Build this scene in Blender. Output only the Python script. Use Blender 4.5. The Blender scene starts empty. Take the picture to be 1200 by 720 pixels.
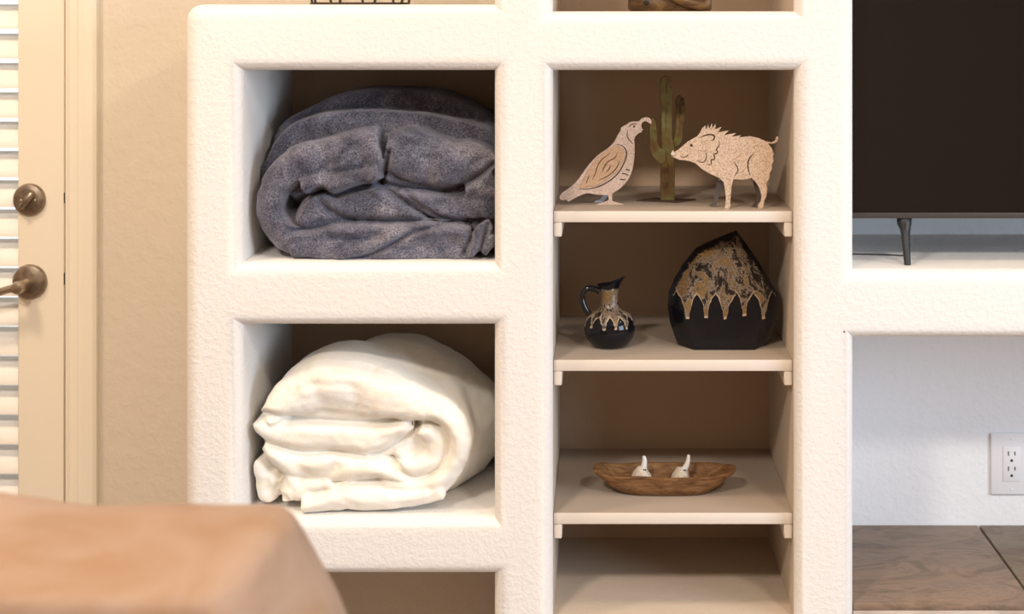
import bpy, bmesh, math, random
import numpy as np
from mathutils import Vector, Matrix, noise
from math import pi, sin, cos, radians as R

random.seed(7)
scene = bpy.context.scene
C = scene.collection

# ------------------------------------------------------------------ camera
EYE = 1.47            # eye height
CY = -2.42            # camera stands 2.42 m in front of the shelving face (y = 0)
F = 1718.0            # focal length in pixels of the 1200-wide frame
VX, VY = 710.0, 15.0  # principal point of the shifted lens

cam_d = bpy.data.cameras.new('camera')
cam = bpy.data.objects.new('camera', cam_d)
C.objects.link(cam)
cam.location = (0, CY, EYE)
cam.rotation_euler = (pi / 2, 0, 0)
cam_d.sensor_width = 36
cam_d.lens = 36 * F / 1200
cam_d.shift_x = (600 - VX) / 1200
cam_d.shift_y = -(360 - VY) / 1200
cam_d.clip_start = 0.05
cam_d.dof.use_dof = True
cam_d.dof.focus_distance = 2.50
cam_d.dof.aperture_fstop = 3.4
scene.camera = cam

# ------------------------------------------------------------------ world, lights, exposure
world = bpy.data.worlds.new('world')
scene.world = world
world.use_nodes = True
bg = world.node_tree.nodes['Background']
bg.inputs[0].default_value = (0.80, 0.82, 0.84, 1)
bg.inputs[1].default_value = 1.5


def area(name, loc, target, sx, sy, power, color, shape='RECTANGLE'):
    d = bpy.data.lights.new(name, 'AREA')
    d.shape = shape
    d.size = sx
    d.size_y = sy
    d.energy = power
    d.color = color
    o = bpy.data.objects.new(name, d)
    C.objects.link(o)
    o.location = loc
    v = Vector(target) - Vector(loc)
    o.rotation_euler = v.to_track_quat('-Z', 'Y').to_euler()
    return o


WARM = (1.0, 0.78, 0.56)
SOFT = (1.0, 0.88, 0.76)
COOL = (0.66, 0.82, 1.0)
area('window_daylight', (2.72, -1.95, 1.5), (1.0, -1.55, 1.35), 1.5, 1.3, 66, COOL)
for lx, pw in ((-1.5, 24), (-0.40, 5), (0.65, 3.5), (1.7, 5)):
    area('downlight', (lx, -0.66, 2.66), (lx, -0.66, 0), 0.34, 0.34, pw, WARM, 'DISK')
for lx, ly, pw in ((-0.95, -2.3, 61), (1.1, -2.3, 38)):
    area('downlight', (lx, ly, 2.68), (lx, ly, 0), 0.40, 0.40, pw, SOFT, 'DISK')

scene.view_settings.view_transform = 'Standard'
scene.view_settings.look = 'None'
scene.view_settings.exposure = 0.0
scene.view_settings.gamma = 1
scene.view_settings.use_curve_mapping = False


# ------------------------------------------------------------------ helpers
def P(px, py, y):
    """a point of the photograph at depth y -> its place in the room"""
    s = (y - CY) / F
    return Vector(((px - VX) * s, y, EYE - (py - VY) * s))


class Mat:
    def __init__(self, name, color=(.8, .8, .8), rough=.6, metal=0.0, spec=0.5):
        m = bpy.data.materials.new(name)
        m.use_nodes = True
        self.m = m
        self.nt = m.node_tree
        self.b = self.nt.nodes['Principled BSDF']
        self.b.inputs['Base Color'].default_value = (*color, 1)
        self.b.inputs['Roughness'].default_value = rough
        self.b.inputs['Metallic'].default_value = metal
        self.b.inputs['Specular IOR Level'].default_value = spec
        self.tc = self.nt.nodes.new('ShaderNodeTexCoord')

    def n(self, t, **kw):
        nd = self.nt.nodes.new(t)
        for k, v in kw.items():
            setattr(nd, k, v)
        return nd

    def l(self, a, b):
        self.nt.links.new(a, b)

    def coord(self, scale=(1, 1, 1), rot=(0, 0, 0), src='Object'):
        mp = self.n('ShaderNodeMapping')
        mp.inputs['Scale'].default_value = scale
        mp.inputs['Rotation'].default_value = rot
        self.l(self.tc.outputs[src], mp.inputs[0])
        return mp.outputs[0]

    def noise(self, scale, detail=4, rough=.55, co=None, dist=0):
        nd = self.n('ShaderNodeTexNoise')
        nd.inputs['Scale'].default_value = scale
        nd.inputs['Detail'].default_value = detail
        nd.inputs['Roughness'].default_value = rough
        nd.inputs['Distortion'].default_value = dist
        self.l(co if co else self.tc.outputs['Object'], nd.inputs['Vector'])
        return nd.outputs['Fac']

    def ramp(self, fac, stops):
        r = self.n('ShaderNodeValToRGB')
        e = r.color_ramp.elements
        while len(e) < len(stops):
            e.new(0.5)
        for i, (p, c) in enumerate(stops):
            e[i].position = p
            e[i].color = (*c, 1) if len(c) == 3 else c
        self.l(fac, r.inputs[0])
        return r.outputs[0]

    def math(self, op, a, b=None, clamp=False):
        nd = self.n('ShaderNodeMath', operation=op, use_clamp=clamp)
        for i, v in enumerate((a, b)):
            if v is None:
                continue
            if isinstance(v, (int, float)):
                nd.inputs[i].default_value = v
            else:
                self.l(v, nd.inputs[i])
        return nd.outputs[0]

    def mix(self, fac, a, b, mode='MIX'):
        nd = self.n('ShaderNodeMix', data_type='RGBA', blend_type=mode)
        for k, v in ((0, fac), (6, a), (7, b)):
            if isinstance(v, (int, float)):
                nd.inputs[k].default_value = v
            elif isinstance(v, tuple):
                nd.inputs[k].default_value = (*v, 1)
            else:
                self.l(v, nd.inputs[k])
        return nd.outputs[2]

    def color(self, sock):
        self.l(sock, self.b.inputs['Base Color'])
        return self

    def bump(self, h, strength=.4, dist=.002):
        nd = self.n('ShaderNodeBump')
        nd.inputs['Strength'].default_value = strength
        nd.inputs['Distance'].default_value = dist
        self.l(h, nd.inputs['Height'])
        self.l(nd.outputs[0], self.b.inputs['Normal'])
        return self


def link(name, me, mat=None, parent=None, loc=None):
    o = bpy.data.objects.new(name, me)
    C.objects.link(o)
    if mat is not None and not me.materials:
        me.materials.append(mat.m if isinstance(mat, Mat) else mat)
    if parent is not None:
        o.parent = parent
        o.matrix_parent_inverse = Matrix.Identity(4)
    if loc is not None:
        o.location = loc
    return o


def obj(name, bm, mat, parent=None, smooth=None, origin=None, recalc=True):
    """one mesh object; vertices are given in room coordinates, the origin goes to `origin` (or the parent's)"""
    if recalc:
        bmesh.ops.recalc_face_normals(bm, faces=bm.faces)
    off = Vector((0, 0, 0))
    if parent is not None:
        off = world_loc(parent)
    base = Vector(origin) if origin is not None else (off if parent is not None else Vector((0, 0, 0)))
    for v in bm.verts:
        v.co -= base
    me = bpy.data.meshes.new(name)
    bm.to_mesh(me)
    bm.free()
    if smooth:
        for p in me.polygons:
            p.use_smooth = True
        me.set_sharp_from_angle(angle=R(smooth))
    o = link(name, me, mat, parent)
    o.location = base - off
    return o


def world_loc(o):
    v = Vector(o.location)
    p = o.parent
    while p is not None:
        v += p.location
        p = p.parent
    return v


def tag(o, label=None, cat=None, group=None, kind=None):
    if label:
        o['label'] = label
    if cat:
        o['category'] = cat
    if group:
        o['group'] = group
    if kind:
        o['kind'] = kind
    return o


def empty(name, loc):
    o = bpy.data.objects.new(name, None)
    o.empty_display_size = .05
    C.objects.link(o)
    o.location = loc
    return o


def bx(bm, lo, hi, bev=0, seg=2):
    lo, hi = Vector(lo), Vector(hi)
    r = bmesh.ops.create_cube(bm, size=1)
    vs = r['verts']
    for v in vs:
        v.co = Vector([(lo[i] + hi[i]) / 2 + v.co[i] * (hi[i] - lo[i]) for i in range(3)])
    if bev:
        es = list({e for v in vs for e in v.link_edges})
        bmesh.ops.bevel(bm, geom=es, offset=bev, segments=seg, profile=.5, affect='EDGES')
    return vs


def box(name, lo, hi, mat, parent=None, bev=0, seg=2, origin=None):
    bm = bmesh.new()
    bx(bm, lo, hi, bev, seg)
    return obj(name, bm, mat, parent, 40 if bev else None, origin)


def catmull(pts, n=6, closed=False):
    pts = [Vector(p) for p in pts]
    out = []
    m = len(pts)
    rng = range(m) if closed else range(m - 1)
    for i in rng:
        if closed:
            p0, p1, p2, p3 = pts[i - 1], pts[i], pts[(i + 1) % m], pts[(i + 2) % m]
        else:
            p0, p1, p2, p3 = pts[max(i - 1, 0)], pts[i], pts[i + 1], pts[min(i + 2, m - 1)]
        for k in range(n):
            t = k / n
            out.append(.5 * ((2 * p1) + (p2 - p0) * t + (2 * p0 - 5 * p1 + 4 * p2 - p3) * t * t
                             + (3 * p1 - p0 - 3 * p2 + p3) * t ** 3))
    if not closed:
        out.append(pts[-1])
    return out


def tube(bm, pts, radii, seg=10, cap=True):
    """round tube through 3-D points"""
    pts = [Vector(p) for p in pts]
    if isinstance(radii, (int, float)):
        radii = [radii] * len(pts)
    rings = []
    up = None
    for i, p in enumerate(pts):
        t = (pts[min(i + 1, len(pts) - 1)] - pts[max(i - 1, 0)]).normalized()
        if up is None:
            up = t.orthogonal().normalized()
        up = (up - t * up.dot(t)).normalized()
        s = t.cross(up)
        rings.append([bm.verts.new(p + (up * cos(a) + s * sin(a)) * radii[i])
                      for a in (2 * pi * k / seg for k in range(seg))])
    for a, b in zip(rings, rings[1:]):
        for k in range(seg):
            bm.faces.new((a[k], a[(k + 1) % seg], b[(k + 1) % seg], b[k]))
    if cap:
        bm.faces.new(rings[0][::-1])
        bm.faces.new(rings[-1])
    return rings


def loft(bm, rings, cap0=True, cap1=True, closed=True):
    vr = [[bm.verts.new(p) for p in r] for r in rings]
    n = len(vr[0])
    for a, b in zip(vr, vr[1:]):
        for k in range(n if closed else n - 1):
            bm.faces.new((a[k], a[(k + 1) % n], b[(k + 1) % n], b[k]))
    if cap0:
        bm.faces.new(vr[0][::-1])
    if cap1:
        bm.faces.new(vr[-1])
    return vr


def lathe(bm, prof, centre, seg=32, axis='Z', cap=True):
    cx, cy, cz = centre
    rings = []
    for r, h in prof:
        ring = []
        for k in range(seg):
            a = 2 * pi * k / seg
            if axis == 'Z':
                ring.append(Vector((cx + r * cos(a), cy + r * sin(a), cz + h)))
            else:          # axis Y, h towards the viewer
                ring.append(Vector((cx + r * cos(a), cy - h, cz + r * sin(a))))
        rings.append(ring)
    return loft(bm, rings, cap, cap)


def circle2(c, r, n=10):
    return [(c[0] + r * cos(2 * pi * k / n), c[1] + r * sin(2 * pi * k / n)) for k in range(n)]


def stroke2(pts, w, n=5):
    """closed thin outline around a 2-D polyline, tapering at both ends"""
    cl = catmull([(p[0], p[1], 0) for p in pts], n)
    L, Rr = [], []
    m = len(cl)
    for i, p in enumerate(cl):
        t = (cl[min(i + 1, m - 1)] - cl[max(i - 1, 0)]).normalized()
        nrm = Vector((-t.y, t.x, 0))
        f = i / (m - 1)
        ww = w * .5 * (.35 + .65 * min(1, 4 * f, 4 * (1 - f)))
        L.append(p + nrm * ww)
        Rr.append(p - nrm * ww)
    return [(v.x, v.y) for v in L + Rr[::-1]]


def plate(name, outline, holes, y, thick, mat, parent, mapper, bevel=0):
    """flat sheet cut to an outline (photo pixels through `mapper`) with cut-out lines, standing in the XZ plane"""
    cu = bpy.data.curves.new(name, 'CURVE')
    cu.dimensions = '2D'
    cu.fill_mode = 'BOTH'
    cu.extrude = thick / 2
    cu.bevel_depth = bevel
    for poly in [outline] + holes:
        sp = cu.splines.new('POLY')
        sp.points.add(len(poly) - 1)
        for i, p in enumerate(poly):
            w = P(*mapper(p), y)
            sp.points[i].co = (w.x, w.z, 0, 1)
        sp.use_cyclic_u = True
    tmp = bpy.data.objects.new('tmp', cu)
    C.objects.link(tmp)
    dg = bpy.context.evaluated_depsgraph_get()
    me = bpy.data.meshes.new_from_object(tmp.evaluated_get(dg))
    bpy.data.objects.remove(tmp)
    bpy.data.curves.remove(cu)
    bm = bmesh.new()
    bm.from_mesh(me)
    bpy.data.meshes.remove(me)
    bmesh.ops.remove_doubles(bm, verts=bm.verts, dist=1e-6)
    for v in bm.verts:
        v.co = Vector((v.co.x, y - v.co.z, v.co.y))
    return obj(name, bm, mat, parent)


# ------------------------------------------------------------------ materials
def stucco(name, col, strength=.35, scale=75, rough=.85):
    m = Mat(name, col, rough, spec=.2)
    a = m.noise(scale, 3, .6)
    b = m.noise(scale * 3.2, 2, .5)
    h = m.math('ADD', m.ramp(a, [(.42, (0, 0, 0)), (.62, (1, 1, 1))]), m.math('MULTIPLY', b, .45))
    m.bump(h, strength, .0022)
    big = m.noise(3.5, 2)
    m.color(m.mix(m.math('MULTIPLY', big, .10), col, tuple(c * .86 for c in col)))
    return m


M = {}
M['stucco'] = stucco('white_stucco', (.84, .815, .79), .24, 110)
M['niche'] = stucco('niche_plaster', (.87, .88, .91), .22, 60)
M['recess'] = stucco('recess_shade_tan', (.52, .39, .28), .12, 60)  # tan rear panels, the shade of the recesses put into the colour
M['recess_side'] = stucco('recess_side_shade_tan', (.60, .50, .40), .15, 60)  # stucco darkened to tan: painted shade for the recess sides and floor
M['wall'] = stucco('tan_wall', (.72, .64, .53), .25, 42)
M['wall_plain'] = Mat('beige_wall', (.42, .32, .22), .9)
M['ceiling'] = Mat('ceiling_white', (.80, .77, .72), .9)
f = Mat('floor_tile', (.36, .27, .2), .55)
f.color(f.ramp(f.noise(4, 5), [(.3, (.27, .20, .15)), (.7, (.43, .34, .26))]))
M['floor'] = f
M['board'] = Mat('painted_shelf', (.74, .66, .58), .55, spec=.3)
M['board_top'] = Mat('shelf_top_shade_tan', (.46, .38, .31), .55, spec=.3)  # darker copy of the board colour, shade painted onto the shelf tops
M['board'].bump(M['board'].noise(60, 3), .08, .001)
M['door'] = Mat('cream_door_paint', (.86, .79, .66), .45, spec=.4)
M['louver'] = Mat('white_louver_paint', (.86, .84, .80), .45, spec=.4)
m = Mat('aged_bronze', (.20, .165, .13), .38, .85)
m.color(m.ramp(m.noise(60, 3), [(.35, (.22, .175, .135)), (.7, (.42, .35, .27))]))
M['bronze'] = m
M['bronze_light'] = Mat('worn_bronze', (.42, .34, .26), .3, .85)
M['dark'] = Mat('dark_gap', (.02, .017, .014), .8)
M['iron'] = Mat('dark_iron', (.055, .035, .022), .45, .5)
M['plastic_white'] = Mat('white_plastic', (.80, .80, .84), .35, spec=.45)
M['slot'] = Mat('slot_black', (.02, .015, .012), .6)
M['black_plastic'] = Mat('black_plastic', (.018, .018, .02), .42, spec=.4)
M['bezel'] = Mat('grey_bezel', (.07, .06, .058), .4, .3)
M['screen'] = Mat('black_glass_screen', (.008, .006, .005), .12, spec=.45)


# ------------------------------------------------------------------ room shell
WALL_Y = .42
RX0, RX1, RY0, RH = -2.8, 2.8, -4.6, 2.7


def structure(o):
    return tag(o, kind='structure')


structure(box('floor', (RX0, RY0, -.1), (RX1, WALL_Y + .1, 0), M['floor']))
structure(box('ceiling', (RX0, RY0, RH), (RX1, WALL_Y + .1, RH + .1), M['ceiling']))
DX0, DX1, DH = -1.97, -1.0455, 2.06     # door opening
bm = bmesh.new()
bx(bm, (DX1, WALL_Y, 0), (RX1, WALL_Y + .1, RH))
bx(bm, (RX0, WALL_Y, 0), (DX0, WALL_Y + .1, RH))
bx(bm, (DX0, WALL_Y, DH), (DX1, WALL_Y + .1, RH))
structure(obj('wall_back', bm, M['wall']))
structure(box('wall_left', (RX0 - .1, RY0, 0), (RX0, WALL_Y + .1, RH), M['wall_plain']))
structure(box('wall_front', (RX0, RY0 - .1, 0), (RX1, RY0, RH), M['wall_plain']))
WY0, WY1, WZ0, WZ1 = -2.75, -1.15, .8, 2.2
bm = bmesh.new()
bx(bm, (RX1, RY0, 0), (RX1 + .1, WY0, RH))
bx(bm, (RX1, WY1, 0), (RX1 + .1, WALL_Y + .1, RH))
bx(bm, (RX1, WY0, 0), (RX1 + .1, WY1, WZ0))
bx(bm, (RX1, WY0, WZ1), (RX1 + .1, WY1, RH))
structure(obj('wall_right', bm, M['wall_plain']))
bm = bmesh.new()
for lo, hi in (((RX1 + .02, WY0, WZ0), (RX1 + .08, WY0 + .06, WZ1)), ((RX1 + .02, WY1 - .06, WZ0), (RX1 + .08, WY1, WZ1)),
               ((RX1 + .02, WY0 + .06, WZ0), (RX1 + .08, WY1 - .06, WZ0 + .06)),
               ((RX1 + .02, WY0 + .06, WZ1 - .06), (RX1 + .08, WY1 - .06, WZ1)),
               ((RX1 + .03, (WY0 + WY1) / 2 - .025, WZ0 + .06), (RX1 + .07, (WY0 + WY1) / 2 + .025, WZ1 - .06))):
    bx(bm, lo, hi)
structure(obj('window_1', bm, M['louver']))

# ------------------------------------------------------------------ door with louvred shutter
door = structure(empty('door_1', (DX1 - .45, WALL_Y + .02, 0)))
DY = WALL_Y - .004         # front face of the door slab
STILE = P(21, 0, DY).x      # inner edge of the lock stile
DR = P(75.2, 0, DY).x
DL = DR - .89
bm = bmesh.new()
bx(bm, (STILE, DY, .02), (DR, DY + .045, 2.03), .002, 1)
bx(bm, (DL, DY, .02), (DL + .11, DY + .045, 2.03), .002, 1)
bx(bm, (DL + .11, DY + .001, .02), (STILE, DY + .044, .22), .001, 1)
bx(bm, (DL + .11, DY + .001, 1.90), (STILE, DY + .044, 2.03), .001, 1)
obj('door_frame', bm, M['door'], door, 40)
gm_ = Mat('window_glass', (.95, .97, .97), .02)
gm_.b.inputs['Transmission Weight'].default_value = 1.0
gm_.b.inputs['IOR'].default_value = 1.45
box('glass_pane', (DL + .11, DY + .052, .22), (STILE, DY + .056, 1.90), gm_, door)
bm = bmesh.new()
pitch = .0575
for k in range(29):
    zc = .255 + k * pitch
    bmt = bmesh.new()
    prof = [(-.039, .0), (-.034, .0035), (-.016, .0055), (0, .006), (.016, .0055), (.034, .0035), (.039, 0), (.034, -.0035), (.016, -.0055), (0, -.006), (-.016, -.0055), (-.034, -.0035)]
    a = R(38)
    rings = []
    for x in (DL + .111, STILE - .0005):
        rings.append([Vector((x, DY + .022 + u * cos(a) * .60 - w * sin(a), zc + u * sin(a) + w * cos(a))) for u, w in prof])
    loft(bmt, rings)
    obj('louver', bmt, M['louver'], door, 50, origin=((DL + STILE) / 2, DY + .02, zc))
bm.free()
# deadbolt
c = P(35, 234, DY)
db = bmesh.new()
lathe(db, [(.0315, 0), (.0315, .004), (.029, .008), (.022, .0105), (.020, .011)], c, 32, 'Y')
deadbolt = obj('deadbolt', db, M['bronze'], door, 35, origin=c)
tb = bmesh.new()
dirv = Vector((sin(R(38)), 0, cos(R(38))))
pts = [Vector(c) + dirv * t + Vector((0, -.018, 0)) for t in (-.019, -.015, 0, .015, .019)]
tube(tb, pts, [.003, .0062, .0068, .0062, .003], 10)
lathe(tb, [(.008, .010), (.008, .018)], c, 12, 'Y')
obj('thumb_turn', tb, M['bronze'], deadbolt, 40)
sb = bmesh.new()
for sx in (-1, 1):
    lathe(sb, [(.0028, .0105), (.0028, .0118), (.0015, .0124)], (c.x + sx * .0135, c.y, c.z - .001), 10, 'Y')
obj('screw', sb, M['bronze_light'], deadbolt, 40)
# lever
c = P(35.5, 330, DY)
lb = bmesh.new()
lathe(lb, [(.0335, 0), (.0335, .004), (.031, .008), (.023, .011), (.014, .013)], c, 32, 'Y')
lever = obj('lever_rose', lb, M['bronze'], door, 35, origin=c)
hb = bmesh.new()
hc = Vector(c) + Vector((-.006, 0, -.004))
lathe(hb, [(.0125, .010), (.0115, .030), (.0125, .046), (.0105, .054), (.005, .056)], hc, 20, 'Y')
tube(hb, catmull([hc + Vector((0, -.044, 0)), hc + Vector((-.022, -.046, -.004)), hc + Vector((-.055, -.047, -.014)),
                  hc + Vector((-.090, -.046, -.016)), hc + Vector((-.110, -.045, -.012))], 4),
     [.0085] * 3 + [.0075] * 10 + [.0065] * 3 + [.004], 12)
obj('lever_handle', hb, M['bronze_light'], lever, 40)
box('latch_plate', (DR - .0005, DY - .0004, P(0, 238, DY).z), (DR + .003, DY + .02, P(0, 226, DY).z), M['dark'], door)
box('latch_plate', (DR - .0005, DY - .0004, P(0, 334, DY).z), (DR + .003, DY + .02, P(0, 320, DY).z), M['dark'], door)

# casing: stepped moulding around the door
bm = bmesh.new()
cx0, cx1 = DR + .0045, P(112.5, 0, WALL_Y - .018).x
prof = [(cx0, WALL_Y + .03), (cx0, WALL_Y - .010), (cx0 + .008, WALL_Y - .013), (cx0 + .010, WALL_Y - .016),
        (cx0 + .026, WALL_Y - .017), (cx0 + .028, WALL_Y - .020), (cx0 + .040, WALL_Y - .021), (cx1 - .006, WALL_Y - .021),
        (cx1, WALL_Y - .016), (cx1, WALL_Y + .03)]
loft(bm, [[Vector((x, y, z)) for x, y in prof] for z in (0, 2.09)])
structure(obj('trim_1', bm, M['door']))
bm = bmesh.new()
lx0 = DL - .0045
loft(bm, [[Vector((DL - .0045 - (x - cx0), y, z)) for x, y in prof] for z in (0, 2.09)])
structure(obj('trim_2', bm, M['door']))

# ------------------------------------------------------------------ built-in stucco shelving
UB = .40       # depth of the recesses
s0 = (.026 - CY) / F
ux = lambda px: (px - VX) * s0
uz = lambda py: EYE - (py - VY) * s0
X = [ux(220), ux(286.5), ux(580), ux(648), ux(930), ux(998.5), 1.62, 1.74]
Z_L1T, Z_B1, Z_L2, Z_B2, Z_L3, Z_B3 = uz(5.3), uz(82), uz(306), uz(379), uz(603), uz(669.5)
Z_MT, Z_MF = uz(13.3), EYE - 615 * (UB - CY) / F
Z_TL, Z_TB = EYE - 259.5 * (UB - CY) / F, uz(394)
ZTOP = 2.02
unit = empty('built_in_shelving', ((X[0] + X[-1]) / 2, UB / 2, 0))
tag(unit, 'white textured stucco built-in shelving with rounded edges, cubbies and a television niche', 'shelving')
openings = [  # x0 x1 z0 z1
    (X[1], X[2], .10, Z_B3), (X[1], X[2], Z_L3, Z_B2), (X[1], X[2], Z_L2, Z_B1),
    (X[3], X[4], Z_MF, Z_B1), (X[3], X[4], Z_MT, 1.90), (X[3], X[4], .10, .36),
    (X[5], X[6], -1, Z_TB), (X[5], X[6], Z_TL, 1.90),
    (-9, X[2], Z_L1T, 9),
]
MA, MB_ = (X[2] + X[3]) / 2, (X[4] + X[5]) / 2
strips = [([X[0], X[1], X[2], MA], [0, .10, Z_B3, Z_L3, Z_B2, Z_L2, Z_B1, Z_L1T, ZTOP]),
          ([MA, X[3], X[4], MB_], [0, .10, .36, Z_MF, Z_B1, Z_MT, 1.90, ZTOP]),
          ([MB_, X[5], X[6], X[7]], [0, Z_TB, Z_TL, 1.90, ZTOP])]


def solid(xs, zs, i, j):
    if j < 0 or j >= len(zs) - 1:
        return False
    if i < 0:
        return xs[0] != X[0]         # the neighbouring strip carries on
    if i >= len(xs) - 1:
        return xs[-1] != X[-1]
    x, z = (xs[i] + xs[i + 1]) / 2, (zs[j] + zs[j + 1]) / 2
    return not any(a < x < b and c_ < z < d for a, b, c_, d in openings)


bm = bmesh.new()
for xs, zs in strips:
    vf, vb = {}, {}

    def gv(d, i, j, y):
        if (i, j) not in d:
            d[(i, j)] = bm.verts.new((xs[i], y, zs[j]))
        return d[(i, j)]

    for i in range(len(xs) - 1):
        for j in range(len(zs) - 1):
            if not solid(xs, zs, i, j):
                continue
            ij = [(i, j), (i + 1, j), (i + 1, j + 1), (i, j + 1)]
            bm.faces.new([gv(vf, *k, 0) for k in ij])
            bm.faces.new([gv(vb, *k, UB) for k in ij][::-1])
            for (a, b), (di, dj) in zip(((0, 1), (1, 2), (2, 3), (3, 0)), ((0, -1), (1, 0), (0, 1), (-1, 0))):
                if not solid(xs, zs, i + di, j + dj):
                    p, q = ij[a], ij[b]
                    bm.faces.new([gv(vf, *q, 0), gv(vf, *p, 0), gv(vb, *p, UB), gv(vb, *q, UB)])
# round the outer top-left corner, seen from the front
e = [e for e in bm.edges if all(abs(v.co.x - X[0]) < 1e-5 and abs(v.co.z - Z_L1T) < 1e-5 for v in e.verts)]
bmesh.ops.bevel(bm, geom=e, offset=.026, segments=5, profile=.5, affect='EDGES')
bm.normal_update()
fe = [e for e in bm.edges if len(e.link_faces) == 2 and sorted(f.normal.y < -.9 for f in e.link_faces) == [False, True]]
fe = [e for e in fe if max(v.co.z for v in e.verts) > .005]
bmesh.ops.bevel(bm, geom=fe, offset=.026, segments=7, profile=.5, affect='EDGES', clamp_overlap=False)
bmesh.ops.holes_fill(bm, edges=[e for e in bm.edges if len(e.link_faces) == 1], sides=0)
bm.normal_update()
for f in bm.faces:      # darker tan puts shade into the colour of the middle recess
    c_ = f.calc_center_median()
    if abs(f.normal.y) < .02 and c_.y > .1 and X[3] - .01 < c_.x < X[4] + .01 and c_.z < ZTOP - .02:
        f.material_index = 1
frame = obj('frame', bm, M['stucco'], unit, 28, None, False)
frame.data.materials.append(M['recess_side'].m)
# rear panels of the recesses
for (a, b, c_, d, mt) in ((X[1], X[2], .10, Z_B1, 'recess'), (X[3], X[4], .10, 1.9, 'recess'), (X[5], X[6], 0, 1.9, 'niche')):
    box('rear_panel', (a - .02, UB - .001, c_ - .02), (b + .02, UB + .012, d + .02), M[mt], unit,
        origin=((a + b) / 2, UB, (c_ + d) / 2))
SY = .035
ssc = (SY - CY) / F
Z_S = [EYE - (py - VY) * ssc for py in (247.8, 422.3, 601.9)]
for z in Z_S:
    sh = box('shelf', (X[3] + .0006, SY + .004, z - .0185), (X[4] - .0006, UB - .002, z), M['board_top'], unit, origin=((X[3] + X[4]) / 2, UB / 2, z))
    tag(box('front_edge', (X[3] + .0006, SY, z - .0185), (X[4] - .0006, SY + .004, z), M['board'], sh, .0015, 2), 'white front edge, without the shade painted on the shelf top')
    for sx, x in ((1, X[3]), (-1, X[4])):
        bmc = bmesh.new()
        x0, x1 = sorted((x + sx * .0006, x + sx * .0145))
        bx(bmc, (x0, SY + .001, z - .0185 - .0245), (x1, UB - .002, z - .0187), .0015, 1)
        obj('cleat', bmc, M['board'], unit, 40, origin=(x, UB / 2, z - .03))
for px, py in ((982.5, 588), (989, 389)):
    nb = bmesh.new()
    lathe(nb, [(.0016, -.004), (.0016, .0006), (.001, .001)], P(px, py, .002), 8, 'Y')
    obj('nail', nb, M['dark'], unit)

# ------------------------------------------------------------------ hearth in the niche under the television
ZH = EYE - 600 * (UB - CY) / F
hearth = empty('hearth', ((X[5] + X[6]) / 2, .2, 0))
tag(hearth, 'raised hearth of brown slate tiles in the niche below the television', 'hearth')
box('base', (X[5] + .001, .034, 0), (X[6] - .001, UB - .002, ZH - .012), Mat('grout', (.30, .25, .20), .9), hearth)


def slate(name, rot, warm):
    m = Mat(name, (.4, .3, .2), .5, spec=.4)
    k_ = .68
    co = m.coord((1.7, 3.4, 3.4), (0, 0, rot))
    n1 = m.noise(3.2, 8, .66, co, 2.2)
    col = m.ramp(n1, [(.28, (.17, .125, .10)), (.42, (.29, .21, .155)), (.52, (.38 * warm, .285, .215)), (.60, (.31, .235, .185)),
                      (.72, (.44 * warm, .34, .26))])
    m.color(m.mix(1.0, col, (k_, k_ * .98, k_ * .92), 'MULTIPLY'))
    m.bump(m.noise(9, 6, .6, co, .6), .35, .006)
    return m


SL = [slate('brown_slate', R(8), 1.08), slate('grey_slate', R(-15), .9)]
joint = .7157
gx = .0022
for k, (a, b) in enumerate(((X[5] + .0012, joint - gx), (joint + gx, joint + .40), (joint + .404, X[6] - .0012))):
    box('tile', (a, .024, ZH - .012), (b, UB - .003, ZH), SL[k % 2], hearth, .002, 2, origin=((a + b) / 2, .2, ZH))
face = Mat('pale_travertine', (.55, .46, .38), .5)
face.color(face.ramp(face.noise(14, 5, .6, face.coord((1, 1, 3))), [(.3, (.40, .33, .27)), (.7, (.62, .54, .46))]))
for k, (a, b) in enumerate(((X[5] + .0012, joint - gx), (joint + gx, joint + .40), (joint + .404, X[6] - .0012))):
    box('face_tile', (a, .022, .05), (b, .034, ZH - .0125), face, hearth, .002, 2, origin=((a + b) / 2, .03, .25))

# ------------------------------------------------------------------ outlet on the niche wall
oc = P(1184, 543, UB)
outlet = empty('wall_outlet', (oc.x, UB - .001, oc.z))
tag(outlet, 'white duplex wall outlet with cover plate below the television ledge', 'outlet')
w2, h2 = .0395, .0592
box('cover_plate', (oc.x - w2, UB - .0075, oc.z - h2), (oc.x + w2, UB - .001, oc.z + h2), M['plastic_white'], outlet, .003, 3)
rec = box('receptacle', (oc.x - .0165, UB - .0092, oc.z - .033), (oc.x + .0165, UB - .007, oc.z + .033), M['plastic_white'], outlet, .001, 2)
for dz in (.0135, -.0155):
    bm = bmesh.new()
    for dx, h in ((-.0062, .0042), (.0062, .0036)):
        bx(bm, (oc.x + dx - .0011, UB - .0094, oc.z + dz + .0075 - h), (oc.x + dx + .0011, UB - .0085, oc.z + dz + .0075 + h))
    lathe(bm, [(.0027, 0), (.0027, .001)], (oc.x, UB - .0085, oc.z + dz - .006), 12, 'Y')
    obj('socket_slots', bm, M['slot'], rec)
for dz in (-.0485, .0485):
    bm = bmesh.new()
    lathe(bm, [(.0026, 0), (.0026, .0008), (.0015, .0012)], (oc.x, UB - .0074, oc.z + dz), 12, 'Y')
    obj('screw', bm, M['plastic_white'], outlet)

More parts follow.
